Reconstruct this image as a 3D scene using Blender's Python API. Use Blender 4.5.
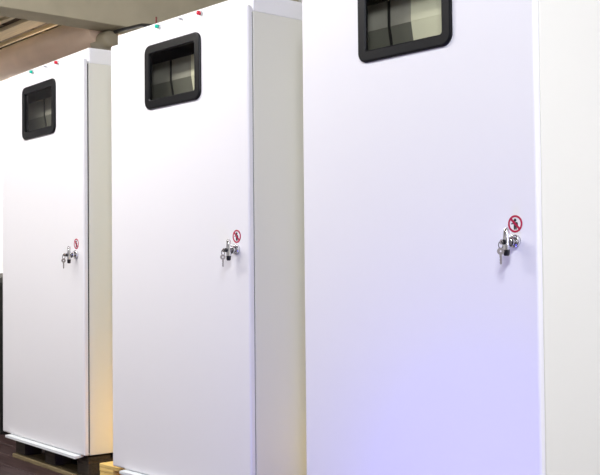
import bpy, bmesh, math
from mathutils import Vector, Matrix
for o in list(bpy.data.objects): bpy.data.objects.remove(o)
scene = bpy.context.scene
COL = scene.collection

# ------------------------------------------------------------------ camera
CX, CY, CZ, YAW, PITCH, ROLL, FPX = 5.4395, -2.4479, 1.0395, 0.8705, 0.0273, -0.0096, 1044.33
fw = Vector((-math.sin(YAW)*math.cos(PITCH), math.cos(YAW)*math.cos(PITCH), math.sin(PITCH)))
r0 = Vector((math.cos(YAW), math.sin(YAW), 0)); u0 = r0.cross(fw)
r1 = r0*math.cos(ROLL) + u0*math.sin(ROLL); u1 = u0*math.cos(ROLL) - r0*math.sin(ROLL)
cam = bpy.data.cameras.new('camera'); camo = bpy.data.objects.new('camera', cam); COL.objects.link(camo)
camo.matrix_world = Matrix(((r1.x, u1.x, -fw.x, CX), (r1.y, u1.y, -fw.y, CY), (r1.z, u1.z, -fw.z, CZ), (0, 0, 0, 1)))
cam.sensor_fit = 'HORIZONTAL'; cam.sensor_width = 36; cam.lens = FPX*36/600; cam.clip_start = .05
scene.camera = camo

# ------------------------------------------------------------------ world, lamps, exposure
w = bpy.data.worlds.new('world'); scene.world = w; w.use_nodes = True
w.node_tree.nodes['Background'].inputs[0].default_value = (1, .97, .95, 1)
w.node_tree.nodes['Background'].inputs[1].default_value = .05
scene.view_settings.view_transform = 'Standard'; scene.view_settings.look = 'None'
scene.view_settings.gamma = 1; scene.view_settings.use_curve_mapping = False
scene.view_settings.exposure = 0.42

def area(name, loc, target, sx, sy, power, col):
    l = bpy.data.lights.new(name, 'AREA'); l.shape = 'RECTANGLE'; l.size = sx; l.size_y = sy
    l.energy = power; l.color = col
    o = bpy.data.objects.new(name, l); COL.objects.link(o); o.location = loc
    o.rotation_euler = (Vector(target)-Vector(loc)).to_track_quat('-Z', 'Y').to_euler()
    return o
# rows of ceiling luminaires in the aisle in front of the cabinets
area('unseen_overhead_lamp', (.3, -1.45, 3.0), (.3, -1.0, 0), 4.0, .25, 95, (1, .97, .97))
area('unseen_overhead_lamp', (5.3, -2.4, 3.15), (2.7, -.2, 1.6), .8, .8, 118, (.88, .905, 1))
# unseen fill from the right, added to brighten the nearest cabinet's side
area('right_side_fill', (7.55, .9, 1.7), (3.6, .4, 1.2), 1.4, 1.3, 110, (.86, .87, 1))
# unseen lamp added behind the row of cabinets to whiten the left wall
area('unseen_overhead_lamp', (-1.5, 2.2, 2.7), (-3.3, 1.2, 1.4), 1.0, .2, 60, (1, .98, .95))
def point(name, loc, power, col, rad):
    l = bpy.data.lights.new(name, 'POINT'); l.energy = power; l.color = col; l.shadow_soft_size = rad
    o = bpy.data.objects.new(name, l); COL.objects.link(o); o.location = loc; return o
# unseen warm fills added low in the gaps to tint the cabinet sides
point('warm_gap_fill', (1.17, .40, .20), 1.5, (1, .56, .06), .05)
point('warm_gap_fill', (2.46, .6, .25), 1.0, (1, .72, .2), .05)
# unseen blue source low in the aisle, inferred from the nearest door's glow
point('blue_lamp', (3.43, -.62, .15), 13.0, (.13, .12, 1), .12)

# ------------------------------------------------------------------ materials
MATS = {}
def mat(name, col, rough=.5, metal=0, noise=0, scale=8, bump=0, stretch=(1, 1, 1), spec=.5):
    if name in MATS: return MATS[name]
    m = bpy.data.materials.new(name); m.use_nodes = True; MATS[name] = m
    nt = m.node_tree; b = nt.nodes['Principled BSDF']
    b.inputs['Base Color'].default_value = (*col, 1); b.inputs['Roughness'].default_value = rough
    b.inputs['Metallic'].default_value = metal; b.inputs['Specular IOR Level'].default_value = spec
    if noise or bump:
        tc = nt.nodes.new('ShaderNodeTexCoord'); mp = nt.nodes.new('ShaderNodeMapping')
        mp.inputs['Scale'].default_value = stretch
        nz = nt.nodes.new('ShaderNodeTexNoise'); nz.inputs['Scale'].default_value = scale; nz.inputs['Detail'].default_value = 5
        nt.links.new(tc.outputs['Object'], mp.inputs[0]); nt.links.new(mp.outputs[0], nz.inputs['Vector'])
        if noise:
            rp = nt.nodes.new('ShaderNodeValToRGB')
            rp.color_ramp.elements[0].position = .3; rp.color_ramp.elements[1].position = .7
            rp.color_ramp.elements[0].color = (*[c*(1-noise) for c in col], 1)
            rp.color_ramp.elements[1].color = (*[min(1, c*(1+noise)) for c in col], 1)
            nt.links.new(nz.outputs[0], rp.inputs[0]); nt.links.new(rp.outputs[0], b.inputs['Base Color'])
        if bump:
            bp = nt.nodes.new('ShaderNodeBump'); bp.inputs['Strength'].default_value = bump; bp.inputs['Distance'].default_value = .002
            nt.links.new(nz.outputs[0], bp.inputs['Height']); nt.links.new(bp.outputs[0], b.inputs['Normal'])
    return m
door_white = mat('door_white_powder_coat', (.86, .855, .865), .42, bump=.06, scale=600)
hood_white = mat('hood_white_powder_coat', (.90, .90, .90), .42)
body_paint = mat('body_light_paint', (.80, .795, .705), .45, bump=.05, scale=600)
seal = mat('black_seal', (.02, .02, .022), .7)
rubber = mat('black_rubber', (.003, .0034, .0045), .42, bump=.15, scale=300, spec=.22)
chrome = mat('chrome', (.78, .78, .80), .16, 1)
blackp = mat('black_plastic', (.012, .012, .013), .35)
steel = mat('brushed_steel', (.72, .74, .75), .32, 1)
lipm = mat('pale_aluminium_lip', (.80, .84, .84), .4)
keym = mat('key_nickel', (.36, .33, .31), .5, 1)
green = mat('green_lens', (.0, .52, .36), .25); red = mat('red_lens', (.62, .01, .035), .25); grey = mat('grey_button', (.42, .42, .46), .35)
s_white = mat('sticker_white', (.82, .82, .84), .4); s_red = mat('sticker_red', (.46, .008, .06), .4); s_black = mat('sticker_black', (.012, .012, .02), .4)
pan_up = mat('inner_grey_panel', (.36, .34, .30), .5, noise=.12, scale=12)
pan_lo = mat('inner_panel_shaded', (.17, .165, .14), .5)  # lower panels coloured darker for the shade of facing down
pan_lit = mat('inner_light_patch', (.82, .79, .62), .5)  # pale colour stands for light falling through the window
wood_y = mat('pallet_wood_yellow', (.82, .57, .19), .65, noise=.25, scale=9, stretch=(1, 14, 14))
wood_d = mat('pallet_wood_shaded', (.05, .038, .025), .75, noise=.3, scale=9, stretch=(1, 14, 14))  # shade under the leftmost cabinet is put into this wood colour
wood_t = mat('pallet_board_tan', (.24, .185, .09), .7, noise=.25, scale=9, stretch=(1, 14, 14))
floor_m = mat('floor_dark_wood', (.055, .032, .030), .45, noise=.45, scale=5, stretch=(1, 12, 12), spec=.25)
gapm = mat('floor_joint', (.01, .008, .008), .8)
wall_m = mat('wall_white_plaster', (.86, .85, .83), .8, bump=.2, scale=80)
beam_m = mat('beam_olive_concrete', (.46, .41, .28), .85, noise=.08, scale=5, bump=.2)
ceil_m = mat('ceiling_brown', (.16, .12, .08), .85)
slat_m = mat('slat_beige', (.62, .52, .34), .7, noise=.12, scale=6, stretch=(1, 10, 10))
pipe_m = mat('pipe_beige', (.66, .49, .35), .55, noise=.06, scale=6)
pipe_c = mat('pipe_cap_olive', (.30, .26, .17), .55)
bin_m = mat('bin_black_plastic', (.01, .009, .009), .5)
brown = mat('rod_brown', (.16, .04, .03), .6)
def glass_mat():
    m = bpy.data.materials.new('clear_pane'); m.use_nodes = True; nt = m.node_tree; nt.nodes.clear()
    o = nt.nodes.new('ShaderNodeOutputMaterial'); mx = nt.nodes.new('ShaderNodeMixShader'); t = nt.nodes.new('ShaderNodeBsdfTransparent')
    g = nt.nodes.new('ShaderNodeBsdfGlossy'); g.inputs['Roughness'].default_value = .03
    f = nt.nodes.new('ShaderNodeFresnel'); f.inputs['IOR'].default_value = 1.3
    t.inputs['Color'].default_value = (.93, .94, .91, 1)
    ge = nt.nodes.new('ShaderNodeNewGeometry'); iv = nt.nodes.new('ShaderNodeMath'); iv.operation = 'SUBTRACT'; iv.inputs[0].default_value = 1
    mu = nt.nodes.new('ShaderNodeMath'); mu.operation = 'MULTIPLY'
    nt.links.new(ge.outputs['Backfacing'], iv.inputs[1]); nt.links.new(iv.outputs[0], mu.inputs[0]); nt.links.new(f.outputs[0], mu.inputs[1])
    nt.links.new(mu.outputs[0], mx.inputs[0]); nt.links.new(t.outputs[0], mx.inputs[1]); nt.links.new(g.outputs[0], mx.inputs[2]); nt.links.new(mx.outputs[0], o.inputs[0])
    return m
glass = glass_mat()

# ------------------------------------------------------------------ mesh helpers
class MB:
    def __init__(s, *mats): s.v = []; s.f = []; s.mi = []; s.sm = []; s.mats = list(mats)
    def face(s, idx, m=0, smooth=False): s.f.append(idx); s.mi.append(m); s.sm.append(smooth)
    def quadloop(s, loops, m=0, cap0=True, cap1=True, smooth=True, closed=True):
        n = len(loops[0]); base = len(s.v)
        for L in loops: s.v += [tuple(p) for p in L]
        for k in range(len(loops)-1):
            for i in range(n):
                j = (i+1) % n
                s.face((base+k*n+i, base+k*n+j, base+(k+1)*n+j, base+(k+1)*n+i), m, smooth)
        if cap0: s.face(tuple(base+i for i in reversed(range(n))), m)
        if cap1: s.face(tuple(base+(len(loops)-1)*n+i for i in range(n)), m)
    def box(s, x0, x1, y0, y1, z0, z1, m=0, b=0):
        if b <= 0:
            L = [[(x0, y0, z), (x1, y0, z), (x1, y1, z), (x0, y1, z)] for z in (z0, z1)]
            s.quadloop(L, m, smooth=False); return
        c = b*.3
        def ring(d, z): return [(x0+d, y0+b, z), (x0+b, y0+d, z), (x1-b, y0+d, z), (x1-d, y0+b, z), (x1-d, y1-b, z), (x1-b, y1-d, z), (x0+b, y1-d, z), (x0+d, y1-b, z)]
        def ring2(z): return [(x0+b, y0+b, z), (x0+b, y0+b, z), (x1-b, y0+b, z), (x1-b, y0+b, z), (x1-b, y1-b, z), (x1-b, y1-b, z), (x0+b, y1-b, z), (x0+b, y1-b, z)]
        def inner(z):
            e = b*1.0
            return [(x0+e, y0+b+e*.4, z), (x0+b+e*.4, y0+e, z), (x1-b-e*.4, y0+e, z), (x1-e, y0+b+e*.4, z), (x1-e, y1-b-e*.4, z), (x1-b-e*.4, y1-e, z), (x0+b+e*.4, y1-e, z), (x0+e, y1-b-e*.4, z)]
        s.quadloop([inner(z0), ring(0, z0+b), ring(0, z1-b), inner(z1)], m, smooth=False)
    def cyl(s, p, q, r, m=0, n=20, r2=None, smooth=True, bev=0):
        p = Vector(p); q = Vector(q); d = (q-p).normalized(); a = d.orthogonal().normalized(); b = d.cross(a)
        r2 = r if r2 is None else r2
        def ring(c, rr): return [c+(a*math.cos(2*math.pi*i/n)+b*math.sin(2*math.pi*i/n))*rr for i in range(n)]
        L = [ring(p, r)]
        if bev: L += [ring(q-d*bev, r2), ring(q-d*bev*.3, r2-bev*.3), ring(q, r2-bev)]
        else: L += [ring(q, r2)]
        s.quadloop(L, m, smooth=smooth)
    def tube(s, pts, r, m=0, n=8, closed=False):
        pts = [Vector(p) for p in pts]; L = []; N = len(pts)
        a = None
        for i, p in enumerate(pts):
            t = (pts[(i+1) % N]-pts[i-1]) if closed else (pts[min(i+1, N-1)]-pts[max(i-1, 0)])
            t.normalize()
            a = t.orthogonal().normalized() if a is None else (a-t*a.dot(t)).normalized()
            b = t.cross(a)
            L.append([p+(a*math.cos(2*math.pi*k/n)+b*math.sin(2*math.pi*k/n))*r for k in range(n)])
        if closed: L.append(L[0])
        s.quadloop(L, m, cap0=not closed, cap1=not closed)
    def prism(s, poly, y0, y1, m=0):            # poly in xz, extruded along y
        s.quadloop([[(x, y0, z) for x, z in poly], [(x, y1, z) for x, z in poly]], m, smooth=False)
    def ring(s, cx, cz, ro, ri, y0, y1, m=0, n=40):
        L = []
        for r, y in ((ro, y1), (ro, y0), (ri, y0), (ri, y1)):
            L.append([(cx+r*math.cos(2*math.pi*i/n), y, cz+r*math.sin(2*math.pi*i/n)) for i in range(n)])
        L.append(L[0]); s.quadloop(L, m, False, False, smooth=False)
    def build(s, name, parent=None, off=(0, 0, 0)):
        me = bpy.data.meshes.new(name)
        me.from_pydata([(v[0]-off[0], v[1]-off[1], v[2]-off[2]) for v in s.v], [], s.f)
        for m in s.mats: me.materials.append(m)
        me.polygons.foreach_set('material_index', s.mi); me.polygons.foreach_set('use_smooth', s.sm)
        bm = bmesh.new(); bm.from_mesh(me); bmesh.ops.remove_doubles(bm, verts=bm.verts, dist=1e-6)
        bmesh.ops.recalc_face_normals(bm, faces=bm.faces); bm.to_mesh(me); bm.free(); me.update()
        o = bpy.data.objects.new(name, me); COL.objects.link(o)
        if parent: o.parent = parent
        return o
def tag(o, label, cat=None, group=None, kind=None):
    if label: o['label'] = label
    if cat: o['category'] = cat
    if group: o['group'] = group
    if kind: o['kind'] = kind
    return o
def empty(name, loc, rz=0):
    o = bpy.data.objects.new(name, None); COL.objects.link(o); o.location = loc; o.rotation_euler = (0, 0, rz); o.empty_display_size = .1
    return o
def rrect(x0, x1, z0, z1, r, y, n=11):
    P = []
    for cx, cz, a0 in ((x1-r, z1-r, 0), (x0+r, z1-r, 90), (x0+r, z0+r, 180), (x1-r, z0+r, 270)):
        for k in range(n):
            a = math.radians(a0+90*k/(n-1)); P.append((cx+r*math.cos(a), y, cz+r*math.sin(a)))
    return P

# ------------------------------------------------------------------ the room
ZF = .025                                    # floor level
XL, XR, YB, YF, ZC = -3.3, 7.6, 2.5, -4.6, 3.25
def struct(name, mb, label, **k):
    return tag(mb.build(name), label, kind='structure')
m = MB(gapm); m.box(XL, XR, YF, YB, ZF-.08, ZF-.006); fl = struct('floor', m, 'dark brown wooden plank floor under the pallets')
pw = .14; y = YF; k = 0
base = None
while y < YB-.01:
    if base is None:
        m = MB(floor_m); m.box(XL, XR, 0, pw-.005, -.012, 0, b=.002); base = m.build('plank', fl); o = base
    else:
        o = base.copy(); COL.objects.link(o)
    o.parent = fl; o.location = (0, y, ZF); y += pw; k += 1
m = MB(wall_m); m.box(XL-.12, XR+.12, YB, YB+.12, ZF-.08, ZC); struct('wall_back', m, 'bright white plaster wall behind the cabinets')
m = MB(wall_m); m.box(XL-.12, XL, YF, YB, ZF-.08, ZC); struct('wall_left', m, 'bright white plaster wall beyond the leftmost cabinet')
m = MB(wall_m); m.box(XR, XR+.12, YF, YB, ZF-.08, ZC); struct('wall_right', m, 'white plaster wall on the right side of the room')
m = MB(wall_m); m.box(XL-.12, XR+.12, YF-.12, YF, ZF-.08, ZC); struct('wall_front', m, 'white plaster wall facing the cabinet doors')
m = MB(ceil_m); m.box(XL-.12, XR+.12, YF-.12, YB+.12, ZC, ZC+.1); ce = struct('ceiling', m, 'brown ceiling with beige slats above the cabinets')
# ceiling slats running along the row, carried by short battens
for (ya, yb, zz) in ((.44, .55, 2.82), (.60, .69, 2.82), (.735, .775, 2.82), (.855, .90, 2.81), (.925, 1.03, 2.83), (1.072, 1.09, 2.81), (1.19, 1.32, 2.82), (1.38, 1.5, 2.82)):
    m = MB(slat_m); m.box(XL, -.66, ya, yb, zz, zz+.03, b=.003); m.build('slat', ce)
m = MB(ceil_m); m.box(XL, -.645, -.2, YB, 2.862, 2.90); m.build('soffit_board', ce)
for xx in (-3.2, -1.9, -.72):
    m = MB(ceil_m); m.box(xx-.025, xx+.025, .42, 1.52, 2.85, ZC); m.build('batten', ce)
m = MB(beam_m); m.box(-.64, -.42, YF, YB, 2.6, ZC, b=.004)
bm_ = struct('trim_1', m, 'wide olive-grey ceiling beam crossing above the cabinets')
# pipe below the beam
PY, PZ, PR = 1.0, 2.625, .114
m = MB(pipe_m); m.cyl((XL, PY, PZ), (-.645, PY, PZ), PR, 0, 40)
pr = empty('ceiling_pipe', (XL, PY, PZ))
def sub(mb, name, root):
    o = mb.build(name, root); o.matrix_parent_inverse = Matrix.Translation(-root.location); return o
sub(m, 'pipe', pr)
m = MB(pipe_c); m.cyl((-.72, PY, 2.536), (-.53, PY, 2.536), .062, 0, 32, bev=.03); sub(m, 'end_cap', pr)
tag(pr, 'thick beige round pipe with end cap hung below the ceiling slats', 'pipe')
m = MB(blackp); m.tube([(-.62, 1.02, 2.586), (-.42, 1.02, 2.582), (-.2, 1.02, 2.568), (.1, 1.03, 2.50), (.6, 1.1, 2.40), (1.2, 1.5, 2.35), (1.5, 2.2, 2.35), (1.5, 2.49, 2.35)], .012)  # black tube added where a shadow gap runs under the beam
tag(m.build('shadow_gap'), 'black strip standing for the shadow gap from the pipe end behind the middle cabinet', 'shadow_gap')
# dark bin at the left edge
m = MB(bin_m)
loops = []
for z, ins in ((ZF, .03), (.3, .02), (.75, .0), (.93, .0)):
    loops.append([(-1.28+ins, .25+ins, z), (-.63-ins, .25+ins, z), (-.63-ins, .85-ins, z), (-1.28+ins, .85-ins, z)])
m.quadloop(loops, smooth=False)
bi = empty('waste_bin', (-.95, .55, ZF)); sub(m, 'bin_body', bi)
m = MB(bin_m); m.quadloop([[(x0, y0, z) for (x0, y0) in ((-1.3+i_, .23+i_), (-.61-i_, .23+i_), (-.61-i_, .87-i_), (-1.3+i_, .87-i_))] for z, i_ in ((.93, 0), (.955, .005), (.985, .04), (1.0, .1), (1.01, .2))], smooth=False); sub(m, 'lid', bi)
tag(bi, 'dark upright container at the left edge beside the leftmost cabinet', 'container')

# ------------------------------------------------------------------ cabinets
ZB = .15; ZT = 2.044; ZS = 2.0226; ZH = 2.097
XA, XB = -.007, .988                        # door edges
HX, HZ = .907, 1.103                          # handle
def cabinet(x, yy, rz, ri, label):
    root = empty('control_cabinet', (x, yy, ZB), rz)
    off = (0, 0, ZB)
    def part(mb, name, parent=root): return mb.build(name, parent, off)
    # body: hollow sheet-metal case open at the front
    y0, y1, t = .032, .62, .018; BA, BB = XA+.004, XB-.004
    m = MB(body_paint)
    m.box(BA, BA+t, y0, y1, ZB-.0, ZS, b=.002); m.box(BB-t, BB, y0, y1, ZB, ZS, b=.002)
    m.box(BA+t, BB-t, y1-t, y1, ZB, ZS); m.box(BA+t, BB-t, y0, y1-t, ZB, ZB+t); m.box(BA+t, BB-t, y0, y1-t, ZS-t, ZS)
    part(m, 'body')
    # door seal
    m = MB(seal)
    for a in ((XA+.01, .03, ZB+.012, ZT-.025), (XB-.03, XB-.01, ZB+.012, ZT-.025)): m.box(a[0], a[1], .0215, .033, a[2], a[3])
    m.box(.03, XB-.03, .0215, .033, ZB+.012, ZB+.03); m.box(.03, XB-.03, .0215, .033, ZT-.045, ZT-.025)
    part(m, 'door_seal')
    # hood with the signal lamps
    m = MB(hood_white); m.box(.0, XB-.006, .034, y1-.01, ZS, ZH, b=.003); hood = part(m, 'hood')
    for lx, mm, r, nm in ((.339, green, .0085, 'signal_lamp'), (.645, red, .0085, 'signal_lamp'), (.512, grey, .004, 'push_button')):
        m = MB(mm, steel); m.cyl((lx, .035, 2.077), (lx, .026, 2.077), r*1.15, 1, 16); m.cyl((lx, .026, 2.077), (lx, .012, 2.077), r, 0, 16, bev=.004)
        o = part(m, nm, hood); o['label'] = {'signal_lamp': ('small green lamp' if mm is green else 'small red lamp'), 'push_button': 'small grey button'}[nm]
    # door with window opening
    wx0, wx1, wz0, wz1 = .2837, .6878, 1.7178, 1.9929
    hx0, hx1, hz0, hz1 = wx0+.014, wx1-.014, wz0+.014, wz1-.014
    me = bpy.data.meshes.new('door'); bm = bmesh.new()
    xs = (XA, hx0, hx1, XB); zs = (ZB, hz0, hz1, ZT); th = .022; V = {}
    def vv(i, j, q):
        if (i, j, q) not in V: V[i, j, q] = bm.verts.new((xs[i], q*th, zs[j]-ZB))
        return V[i, j, q]
    for i in range(3):
        for j in range(3):
            if (i, j) == (1, 1): continue
            for q in (0, 1): bm.faces.new([vv(i, j, q), vv(i+1, j, q), vv(i+1, j+1, q), vv(i, j+1, q)])
    def wallq(a, b): bm.faces.new([vv(*a, 0), vv(*b, 0), vv(*b, 1), vv(*a, 1)])
    for i in range(3): wallq((i, 0), (i+1, 0)); wallq((i, 3), (i+1, 3)); wallq((0, i), (0, i+1)); wallq((3, i), (3, i+1))
    wallq((1, 1), (2, 1)); wallq((1, 2), (2, 2)); wallq((1, 1), (1, 2)); wallq((2, 1), (2, 2))
    bmesh.ops.recalc_face_normals(bm, faces=bm.faces)
    def outer(e):
        a, b = e.verts
        if abs(a.co.y) > 1e-6 or abs(b.co.y) > 1e-6: return False
        return any(abs(a.co[c]-lim) < 1e-6 and abs(b.co[c]-lim) < 1e-6 for c, lim in ((0, XA), (0, XB), (2, 0), (2, ZT-ZB)))
    ed = [e for e in bm.edges if outer(e)] + [e for e in bm.edges if abs(e.verts[0].co.y-e.verts[1].co.y) > .01 and min(abs(e.verts[0].co.x-XA), abs(e.verts[0].co.x-XB)) < 1e-5 and min(abs(e.verts[0].co.z), abs(e.verts[0].co.z-ZT+ZB)) < 1e-5]
    bmesh.ops.bevel(bm, geom=ed, offset=.009, segments=4, profile=.5, affect='EDGES')
    bm.to_mesh(me); bm.free(); me.materials.append(door_white)
    door = bpy.data.objects.new('door', me); COL.objects.link(door); door.parent = root
    # window gasket
    m = MB(rubber)
    def lp(ins, y, r): return rrect(wx0+ins, wx1-ins, wz0+ins, wz1-ins, r, y)
    m.quadloop([lp(0, .004, .036), lp(0, -.006, .036), lp(.002, -.0085, .035), lp(.006, -.010, .032), lp(.034, -.010, .012), lp(.038, -.007, .01), lp(.038, .003, .01), lp(.0145, .003, .004), lp(.0145, .0235, .004)], 0, False, False, smooth=False)
    part(m, 'window_gasket', door)
    m = MB(glass); m.box(wx0+.036, wx1-.036, -.003, .001, wz0+.036, wz1-.036); part(m, 'window_pane', door)
    # prohibition sticker
    sx, sz, sr = .9123, 1.1562, .0254
    m = MB(s_white, s_red, s_black)
    m.cyl((sx, .0005, sz), (sx, -.0006, sz), sr, 0, 40)
    m.ring(sx, sz, sr, sr*.77, -.0014, -.0005, 1)
    def q(pts, mm, yy0, yy1): m.prism([(sx+a*sr, sz+b*sr) for a, b in pts], yy0, yy1, mm)
    q([(.30*math.cos(t_)*.62-.02, .42+.19*math.sin(t_)) for t_ in [2*math.pi*k/14 for k in range(14)]], 2, -.0011, -.0005)
    q([(-.26, .20), (.26, .20), (.36, .08), (.40, -.30), (.26, -.30), (.20, .0), (.20, -.66), (.03, -.66), (0, -.3), (-.03, -.66), (-.20, -.66), (-.20, 0), (-.52, .10), (-.56, -.04)], 2, -.0011, -.0005)
    d = .095
    q([(-.6-d, .6-d), (-.6+d, .6+d), (.6+d, -.6+d), (.6-d, -.6-d)], 1, -.0015, -.0005)
    o = part(m, 'warning_sticker', door); o['label'] = 'round red prohibition sticker with black figure'
    # T handle with lock
    m = MB(chrome, blackp)
    m.cyl((HX+.004, .001, HZ+.003), (HX+.004, -.011, HZ+.003), .0195, 0, 28, bev=.003)
    m.cyl((HX+.004, -.010, HZ+.003), (HX+.002, -.030, HZ), .0125, 0, 24)
    m.cyl((HX+.002, -.024, HZ), (HX+.002, -.029, HZ), .0140, 1, 24)
    L = []
    for z, wx, d0, d1 in ((-.040, .005, -.032, -.042), (-.037, .0075, -.030, -.044), (-.022, .008, -.028, -.045), (0, .009, -.026, -.047), (.020, .008, -.028, -.045), (.037, .007, -.030, -.043), (.042, .004, -.033, -.040)):
        cy, ry = (d0+d1)/2, abs(d0-d1)/2
        L.append([(HX+wx*(abs(math.cos(a))**.6)*math.copysign(1, math.cos(a)), cy+ry*(abs(math.sin(a))**.6)*math.copysign(1, math.sin(a)), HZ+z) for a in [2*math.pi*k/20 for k in range(20)]])
    m.quadloop(L[2:], 0, False, True); m.quadloop(L[:3], 1, True, False)
    m.cyl((HX, -.042, HZ), (HX, -.0525, HZ), .0075, 1, 20)
    o = part(m, 'handle', door); o['label'] = 'chrome T handle with black lower end'
    # panels inside, seen through the window
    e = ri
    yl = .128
    for xa, xb, um in ((.06, .325, pan_up), (.335, e, pan_up), (e, .93, pan_lit)):  # rightmost pair carries the light patch as a paler colour
        lm = pan_lit if um is pan_lit else pan_lo
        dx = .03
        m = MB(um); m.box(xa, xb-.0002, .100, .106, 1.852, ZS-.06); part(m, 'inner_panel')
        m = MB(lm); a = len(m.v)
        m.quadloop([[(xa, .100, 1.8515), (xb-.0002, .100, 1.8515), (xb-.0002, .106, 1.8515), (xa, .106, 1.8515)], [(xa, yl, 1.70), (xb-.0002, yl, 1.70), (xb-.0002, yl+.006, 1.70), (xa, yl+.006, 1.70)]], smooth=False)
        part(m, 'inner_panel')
    m = MB(blackp)
    m.quadloop([[(a, b_, z) for a, b_ in ((.325, yb_), (.335, yb_), (.335, yb_+.004), (.325, yb_+.004))] for z, yb_ in ((1.70, yl-.004), (1.8515, .096), (ZS-.06, .096))], smooth=False)
    part(m, 'inner_divider')
    m = MB(blackp); m.box(.06, .93, .090, .0955, 1.940, ZS-.03); part(m, 'top_shade_strip')  # black strip added for the shade below the window's top edge
    m = MB(blackp); m.box(.022, .960, .135, .14, 1.62, ZS-.05); part(m, 'inner_backing')
    # bright bottom lip
    m = MB(lipm); m.quadloop([[(.095, .02, z) for z in (ZB-.001, ZB-.010)] + [(.095, -.026, z) for z in (ZB-.016, ZB-.004)],
                               [(.94, .02, z) for z in (ZB-.001, ZB-.010)] + [(.94, -.026, z) for z in (ZB-.016, ZB-.004)]], smooth=False)
    part(m, 'bottom_lip')
    tag(root, label, 'cabinet', 'white control cabinets standing in a row')
    # keys: one in the lock, one hanging from the ring, turned towards the aisle
    kr = empty('key_ring', root.matrix_basis @ Vector((HX, -.052, HZ-ZB)), rz)
    o3 = (HX, -.052, HZ); n = 18
    def flat(ox, oy, oz, ux, uy, rings, pts):
        # a flat 2 mm key in the vertical plane spanned by (ux, uy, 0) and z
        mb = MB(keym)
        def P3(a, c, d_): return (ox+ux*a-uy*d_, oy+uy*a+ux*d_, oz+c)
        ro, ri_ = rings; L = []
        for r_, d_ in ((ro, .001), (ro, -.001), (ri_, -.001), (ri_, .001)):
            L.append([P3(r_*math.cos(t_), r_*math.sin(t_), d_) for t_ in [2*math.pi*k/n for k in range(n)]])
        L.append(L[0]); mb.quadloop(L, 0, False, False, smooth=False)
        mb.quadloop([[P3(a, c, -.0009) for a, c in pts], [P3(a, c, .0009) for a, c in pts]], smooth=False)
        return mb
    flat(HX, -.0605, HZ, 0, 1, (.0075, .0025), [(.006, -.003), (.012, -.003), (.012, .003), (.006, .003)]).build('lock_key', kr, o3)
    m = MB(blackp); m.tube([(HX+.004*math.sin(a), -.0635+.005*math.sin(a), HZ-.009+.0105*math.cos(a)) for a in [2*math.pi*k/22 for k in range(22)]], .0013, closed=True)
    m.build('ring', kr, o3)
    c_, s_ = math.cos(.85), math.sin(.85)
    flat(HX, -.0645, HZ-.0265, c_, s_, (.0105, .0028), [(-.0032, -.009), (.0032, -.009), (.0032, -.035), (0, -.039), (-.0032, -.034), (-.0022, -.029), (-.0034, -.025), (-.0022, -.021), (-.0034, -.017)]).build('hanging_key', kr, o3)
    return root, kr

def pallet(x, yy, rz, xa, xb, wood, low, label):
    r = empty('pallet', (x, yy, ZF), rz)
    z0 = ZF; ya, yb = .03, .80; off = (0, 0, ZF)
    cm = ((xa, xa+.12), ((xa+xb)/2-.06, (xa+xb)/2+.06), (xb-.12, xb))
    def p(name, *b):
        m = MB(wood if name != 'bottom_board' else low); m.box(*b, b=.002); m.build(name, r, off)
    rows = ((ya, ya+.10), ((ya+yb)/2-.05, (ya+yb)/2+.05), (yb-.10, yb))
    for y0, y1 in rows:
        p('bottom_board', xa, xb, y0-(.018 if y0 == ya else 0), y1, z0, z0+.02)
        for c in cm: p('block', c[0], c[1], y0+.002, y1-.002, z0+.0202, z0+.077)
    for c in cm: p('stringer_board', c[0], c[1], ya, yb, z0+.0772, z0+.095)
    for k in range(5):
        y0 = ya+k*(yb-ya-.12)/4; p('deck_board', xa, xb, y0, y0+.12, z0+.0952, z0+.1125)
    tag(r, label, 'pallet', 'wooden pallets under the cabinets')
    return r

X2, Y2, R2 = 1.2926, -.0616, .0240
X3, Y3, R3 = 2.6090, -.0405, .0328
R1 = -.0401
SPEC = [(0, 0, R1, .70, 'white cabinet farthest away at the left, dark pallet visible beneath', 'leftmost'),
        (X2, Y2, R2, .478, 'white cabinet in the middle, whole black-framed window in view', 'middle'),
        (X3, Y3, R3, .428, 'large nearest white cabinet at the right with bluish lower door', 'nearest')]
for x, yy, rz, ri, lab, nm in SPEC:
    r, k = cabinet(x, yy, rz, ri, lab)
    tag(k, 'keys hanging from the handle lock of the %s cabinet' % nm, 'keys', 'keys in the cabinet locks')
pallet(0, 0, R1, .10, .965, wood_d, wood_t, 'wooden pallet under the leftmost white cabinet, its wood darkened for the shade')
pallet(X2, Y2, R2, -.17, 1.0, wood_y, wood_y, 'yellow wooden pallet under the middle white cabinet, its end lit')
pallet(X3, Y3, R3, -.05, 1.0, wood_y, wood_y, 'wooden pallet beneath the nearest white cabinet at the right')
# thin rod standing on the middle cabinet
m = MB(brown); m.cyl((0, 0, 0), (0, 0, .035), .004, n=10); m.cyl((0, 0, 0), (0, 0, .006), .007, n=12)
o = m.build('rod'); o.location = (X2+.285, Y2+.06, ZH); tag(o, 'thin reddish brown rod standing on the middle cabinet above its green lamp', 'rod')
